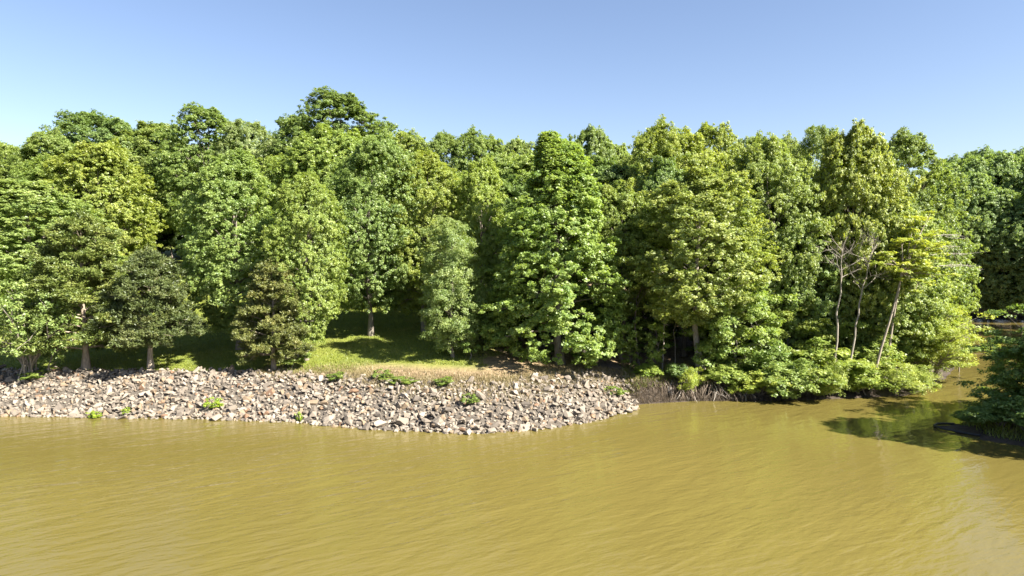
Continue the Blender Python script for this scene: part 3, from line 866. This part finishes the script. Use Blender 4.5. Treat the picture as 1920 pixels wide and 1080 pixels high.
# ------------------------------------------------------------------ shrubs of the bank
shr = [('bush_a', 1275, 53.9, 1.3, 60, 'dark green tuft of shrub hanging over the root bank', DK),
       ('bush_b', 1298, 53.2, 2.0, 60, 'feathery lime-green shrub drooping to the water over the roots', (1.5, 1.35, 0.8)),
       ('bush_a', 1362, 54.2, 1.5, 90, 'low light green shrub right of the thick grey trunk', (1.25, 1.2, 1.1)),
       ('bush_b', 1335, 54.6, 0.9, 70, 'low shrub at the foot of the thick grey trunk', (1.2, 1.15, 0.9)),
       ('bush_c', 1425, 53.4, 2.3, 110, 'yellow-leaved shrub at the right end of the exposed roots', (1.4, 1.25, 0.9)),
       ('bush_a', 1465, 53.4, 2.6, 120, 'rounded mid-green shrub touching the water left of the leaning trunk', (1.1, 1.1, 1.2)),
       ('bush_c', 1515, 53.8, 3.0, 130, 'bushy shrub below the layered yellowish understory tree', (1.1, 1.08, 1.0)),
       ('bush_b', 1565, 54.1, 2.8, 120, 'bright shrub under the left snag', (1.3, 1.2, 0.95)),
       ('bush_c', 1612, 54.7, 2.6, 120, 'leafy shrub between the snags and the leaning trunk', (1.25, 1.18, 0.95)),
       ('bush_b', 1682, 55.5, 2.7, 150, 'wide soft shrub at the waterline right of the leaning trunk', (1.35, 1.22, 1.05)),
       ('bush_b', 1722, 57.0, 2.2, 110, 'low shrub tucked beneath the fan-shaped shrub', (1.25, 1.15, 1.0)),
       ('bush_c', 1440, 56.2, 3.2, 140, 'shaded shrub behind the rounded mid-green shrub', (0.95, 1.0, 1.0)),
       ('bush_c', 1540, 56.6, 3.6, 160, 'lit shrub mass behind the bushy shrub by the snags', (1.2, 1.15, 0.95)),
       ('bush_a', 1640, 57.5, 3.2, 130, 'leafy shrub just behind the base of the leaning trunk', (1.2, 1.15, 1.0)),
       ('bush_a', 1215, 55.0, 1.0, 60, 'small leafy shrub at the corner where rocks meet the root bank', (1.2, 1.2, 0.9)),
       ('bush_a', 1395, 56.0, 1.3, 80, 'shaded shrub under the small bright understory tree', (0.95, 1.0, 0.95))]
for key, px, Y, h, w, lab, tint in shr:
    place(key, 'bank_shrub', px, Y, 0, w, lab, 'shrub', 'shrubs along the natural bank', tint, hgt=h)
place('fan_shrub', 'fan_shrub', 1742, 60.0, 0, 195, 'large fan-shaped yellow-green shrub leaning over the creek mouth', 'shrub', tint=(1.4, 1.25, 0.95), hgt=7.4)
for px, Y, h, w, lab, tint in [(1225, 55.6, 4.2, 55, 'leafy sapling beside the bleached dead stem', (1.3, 1.25, 1.0)),
                               (1185, 56.5, 2.6, 45, 'short sapling at the foot of the slanting grey trunk', (1.25, 1.2, 1.0)),
                               (880, 54.8, 3.2, 60, 'leafy sapling at the right foot of the pale slender tree', (1.1, 1.15, 1.1)),
                               (545, 53.9, 2.4, 70, 'leafy sapling between the small brownish cedar and the thin pale trunk', (1.15, 1.15, 1.1)),
                               (1105, 54.8, 2.8, 80, 'leafy sapling under the low boughs of the big conical broadleaf tree', (1.1, 1.15, 1.0))]:
    place('sapling', 'sapling', px, Y, 0, w, lab, 'tree', None, tint, hgt=h)

# shrubs on the right-hand point
for px, Y, h, w, lab in [(1890, 42.9, 1.7, 125, 'dark low shrub on the grassy point below the layered tree'),
                         (1925, 42.0, 2.1, 150, 'dark shrub at the photo\'s right edge on the point'),
                         (1822, 45.4, 0.8, 55, 'small shrub behind the black edging on the point'),
                         (1905, 45.6, 1.4, 100, 'shaded shrub in the middle of the point behind the low shrub')]:
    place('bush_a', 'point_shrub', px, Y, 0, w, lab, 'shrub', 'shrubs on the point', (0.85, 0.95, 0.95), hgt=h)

# ------------------------------------------------------------------ rock bank
rng = np.random.default_rng(900)
def hull_rock(seed):
    r = np.random.default_rng(seed)
    bm = bmesh.new()
    dims = np.array([1.0, r.uniform(0.6, 0.95), r.uniform(0.4, 0.75)])
    pts = r.uniform(-1, 1, (15, 3))
    pts = pts / np.maximum(np.max(np.abs(pts), 1, keepdims=True), 1e-3) * r.uniform(0.72, 1, (15, 1)) * dims * 0.5
    for p in pts:
        bm.verts.new(p)
    res = bmesh.ops.convex_hull(bm, input=bm.verts)
    bmesh.ops.delete(bm, geom=[g for g in set(res['geom_interior']) | set(res['geom_unused']) if isinstance(g, bmesh.types.BMVert)], context='VERTS')
    bmesh.ops.triangulate(bm, faces=bm.faces)
    bm.verts.ensure_lookup_table()
    v = np.array([x.co[:] for x in bm.verts])
    f = np.array([[x.index for x in fc.verts] for fc in bm.faces])
    bm.free()
    return v, f
RK = [hull_rock(1000 + k) for k in range(16)]
RKM = [mesh_np('rock', v, f, M_ROCK, False, {'stone_colour': ('FLOAT_COLOR', 'POINT', np.ones((len(v), 4)))}) for v, f in RK]
x_end = 9.35
cand = []
for spacing, smin, smax in ((0.29, 0.20, 0.43), (0.55, 0.38, 0.78)):
    gx = np.arange(-44, x_end + 1, spacing)
    gy = np.arange(41.5, 57, spacing)
    X, Yy = np.meshgrid(gx, gy)
    X = X.ravel() + rng.uniform(-0.45, 0.45, X.size) * spacing
    Yy = Yy.ravel() + rng.uniform(-0.45, 0.45, Yy.size) * spacing
    d = shore_dist(X, Yy)
    topd = np.interp(X, [-40, -18, -12, -6, 0, 6, 9.4], [6.6, 6.4, 5.8, 5.6, 5.6, 5.2, 3.6])
    fade = np.where(d > topd - 1.2, np.clip((topd + 0.5 - d) / 1.7, 0, 1), 1) * np.where(smax > 0.6, 0.62, 1)
    keep = (d > -0.35) & (d < topd + 0.5) & (rng.random(X.size) < fade) & (X < x_end + 0.2)
    X, Yy, d = X[keep], Yy[keep], d[keep]
    s = rng.uniform(0, 1, len(X)) ** 1.7 * (smax - smin) + smin
    s *= np.where(d < 0.9, 1.2, 1.0)
    cand.append(np.stack([X, Yy, d, s], 1))
cand = np.concatenate(cand)
n = len(cand)
q = norm(rng.normal(size=(n, 4)))
tilt = rng.normal(0, 0.55, (n, 2))
zrot = rng.uniform(0, 6.283, n)
pal = np.array([[0.225, 0.202, 0.172], [0.275, 0.252, 0.218], [0.175, 0.157, 0.135], [0.215, 0.168, 0.118], [0.125, 0.112, 0.097], [0.215, 0.138, 0.09]])
ci = rng.choice(6, n, p=[0.34, 0.24, 0.19, 0.12, 0.085, 0.025])
colr = pal[ci] * rng.uniform(0.85, 1.10, (n, 1)) * np.array([0.88, 0.835, 0.80])
zz = height(cand[:, 0], cand[:, 1]) + cand[:, 3] * rng.uniform(0.02, 0.34, n)
zz = np.where(cand[:, 2] < 0.05, np.maximum(zz, -0.05 + 0.1 * cand[:, 3]), zz)
from mathutils import Euler
bank = bpy.data.objects.new('rock_bank', None)
COL.objects.link(bank)
bank.location = (-15, 48, 0)
tag(bank, 'long sloping bank of broken pale grey and tan rocks along the water', 'rock bank')
order = np.argsort(-cand[:, 3] / cand[:, 1])
SV, SF, SC, off = [], [], [], 0
for rank, k in enumerate(order):
    x, y, d, s = cand[k]
    kk = int(k) % 16
    e = Euler((tilt[k, 0], tilt[k, 1], zrot[k]))
    if rank < 300:
        o = link('rock', RKM[kk], bank, (x + 15, y - 48, zz[k]), colr[k])
        o.rotation_euler = e
        o.scale = (s, s, s)
    else:
        v, f = RK[kk]
        R = np.array(e.to_matrix())
        SV.append(v @ R.T * s + np.array([x + 15, y - 48, zz[k]]))
        SF.append(f + off)
        SC.append(np.tile(np.append(colr[k], 1), (len(v), 1)))
        off += len(v)
st = link('stones', mesh_np('stones', np.concatenate(SV), np.concatenate(SF), M_ROCK, False, {'stone_colour': ('FLOAT_COLOR', 'POINT', np.concatenate(SC))}), bank)
st['kind'] = 'stuff'

# weeds growing among the rocks
for px, py, w, h, lab in [(166, 774, 30, 0.62, 'leafy weed at the waterline, leftmost of those on the rocks'), (229, 771, 18, 0.6, 'small upright weed at the waterline right of the leftmost weed'),
                          (395, 768, 34, 0.9, 'bushy yellow-green weed at the waterline below the shaded cedar'), (556, 782, 18, 0.75, 'narrow weed at the waterline below the slim pale-trunked tree')]:
    x, y = onwater(px, py + 10)
    place('weed', 'weed', px, y + 0.15, 0, w, lab, 'weed', 'weeds at the waterline', (1.4, 1.4, 0.6), hgt=h)
for px, Y, w, h, lab in [(630, 50.8, 46, 0.6, 'dark green weed clump on the upper rocks left of the leafy one'), (715, 50.3, 40, 0.8, 'tall bright weed clump on the upper rocks'),
                         (745, 49.2, 70, 0.5, 'straggly weed sprawling down the rocks below the bright clump'), (835, 48.6, 50, 0.6, 'thin weed among the rocks below the pale slender tree'),
                         (880, 46.0, 36, 0.8, 'weed low on the rocks where the bank bulges out'), (1150, 51.4, 50, 0.8, 'weed on the rocks near their right tip'),
                         (60, 52.2, 60, 0.7, 'bright weed at the top of the rocks under the pale shrub')]:
    place('weed', 'weed', px, Y, 0, w, lab, 'weed', 'weeds on the rock bank', (0.9, 0.92, 0.75), hgt=h)

# ------------------------------------------------------------------ roots of the eroded bank
for k, (px, wm, lab) in enumerate([(1225, 2.4, 'dark root tangle in the bank next to the rocks'), (1278, 2.2, 'root tangle under the dark green tuft of shrub'),
                                   (1335, 2.6, 'pale exposed roots dipping into the water below the thick grey trunk'), (1395, 2.4, 'dense brown root tangle right of the pale exposed roots')]):
    r = np.random.default_rng(700 + k)
    x0, y0 = onwater(px, 753)
    root = bpy.data.objects.new('root_tangle', None)
    COL.objects.link(root)
    root.location = (x0, y0, 0)
    tag(root, lab, 'roots', 'exposed roots of the bank')
    for q in range(34):
        ax = r.uniform(-wm / 2, wm / 2)
        ytop = r.uniform(0.9, 1.7)
        p0 = np.array([ax, ytop, float(height(np.array([x0 + ax]), np.array([y0 + ytop]))[0]) + 0.02])
        p2 = np.array([ax + r.normal(0, 0.5), r.uniform(-0.35, 0.3), r.uniform(-0.1, 0.5)])
        p1 = (p0 + p2) / 2 + np.array([r.normal(0, 0.25), -0.45, 0.2])
        tt = np.linspace(0, 1, 6)
        pts = bez(p0, p1, p2, tt) + r.normal(0, 0.04, (6, 3))
        wood_obj('root', [(pts, r.uniform(0.012, 0.04) * (1 - 0.65 * tt))], M_PALEBARK if r.random() < 0.12 else M_ROOT, root, 5)

# ------------------------------------------------------------------ black edging round the spit
ed = [onwater(*p) for p in ((1838, 819), (1812, 815), (1785, 810), (1762, 805), (1751, 801), (1757, 797.5), (1772, 797), (1790, 797.5))]
ed = np.array([[p[0], p[1], 0.1] for p in ed])
tt = np.linspace(0, len(ed) - 1, 40)
ed = np.stack([np.interp(tt, np.arange(len(ed)), ed[:, k]) for k in range(3)], -1)
ev, ef = tubes([(ed - ed[20], np.full(40, 0.075))], 8)
edo = link('edging_tube', mesh_np('edging_tube', ev, ef, M_BLACK, True), loc=ed[20])
tag(edo, 'black tube edging looped round the tip of the gravelly point', 'edging')

# ------------------------------------------------------------------ grass
def blades(name, X, Yv, h0, h1, wid, mat, seed, label):
    r = np.random.default_rng(seed)
    n = len(X)
    Z = height(X, Yv)
    p = np.stack([X, Yv, Z], 1)
    a = r.uniform(0, 6.283, n)
    dx = np.stack([np.cos(a), np.sin(a), np.zeros(n)], 1) * wid
    tip = np.stack([r.normal(0, 0.4, n), r.normal(0, 0.4, n), np.ones(n)], 1) * r.uniform(h0, h1, n)[:, None]
    v = np.stack([p - dx, p + dx, p + tip], 1).reshape(-1, 3)
    o = link(name, mesh_np(name, v, np.arange(3 * n).reshape(-1, 3), mat, False, {'tint': ('FLOAT', 'FACE', np.clip(r.normal(0.5, 0.22, n), 0, 1))}))
    tag(o, label, 'grass', kind='stuff')
r = np.random.default_rng(77)
n = 110000
X = r.uniform(-46, 2, n)
Yv = 52 + r.random(n) ** 1.6 * 55
d = shore_dist(X, Yv)
k = (d > 6.3 + 3.5 * sstep(-16, -9, X)) & (X + np.maximum(Yv - 72, 0) * 0.28 + wob(X * 1.7, Yv * 1.7) * 2.2 < -1.5) & (np.abs(X) < 0.8 * Yv)
blades('lawn_grass', X[k], Yv[k], 0.06, 0.17, 0.028, M_GRASS, 1, 'short green lawn grass under the trees on the slope')
n = 60000
X = r.uniform(-20, 10, n)
Yv = r.uniform(46, 56, n)
d = shore_dist(X, Yv)
k = (d > np.interp(X, [-20, -12, -6, 0, 6, 9.4], [6.0, 4.9, 3.9, 3.7, 3.8, 1.2]) + r.normal(0, 0.9, n)) & (d < 7.6 + r.normal(0, 0.7, n))
blades('dry_grass', X[k], Yv[k], 0.08, 0.28, 0.022, M_DRY, 2, 'tan dry grass and dead stalks along the top of the rocks')
n = 26000
X = r.uniform(9, 26, n)
Yv = r.uniform(50, 66, n)
d = shore_dist(X, Yv)
k = (d > 0.9) & (d < 5 + r.normal(0, 1, n))
blades('bank_grass', X[k], Yv[k], 0.1, 0.35, 0.025, M_GRASS, 3, 'green ground cover along the top of the natural bank')
n = 30000
X = r.uniform(9.2, 24, n)
Yv = r.uniform(50.5, 56.5, n)
d = shore_dist(X, Yv)
k = (d > -0.05) & (d < 1.7 + r.normal(0, 0.4, n))
blades('bank_brush', X[k], Yv[k], 0.1, 0.42, 0.014, M_BRUSH, 5, 'brown dead stalks and rootlets hanging on the eroded bank face')
n = 14000
X = r.uniform(27, 44, n)
Yv = r.uniform(39, 50, n)
d = shore_dist(X, Yv)
k = (d > 0.5) & (X > 29.5)
blades('point_grass', X[k], Yv[k], 0.15, 0.5, 0.025, M_GRASS, 4, 'rough grass covering the right-hand point under the layered tree')
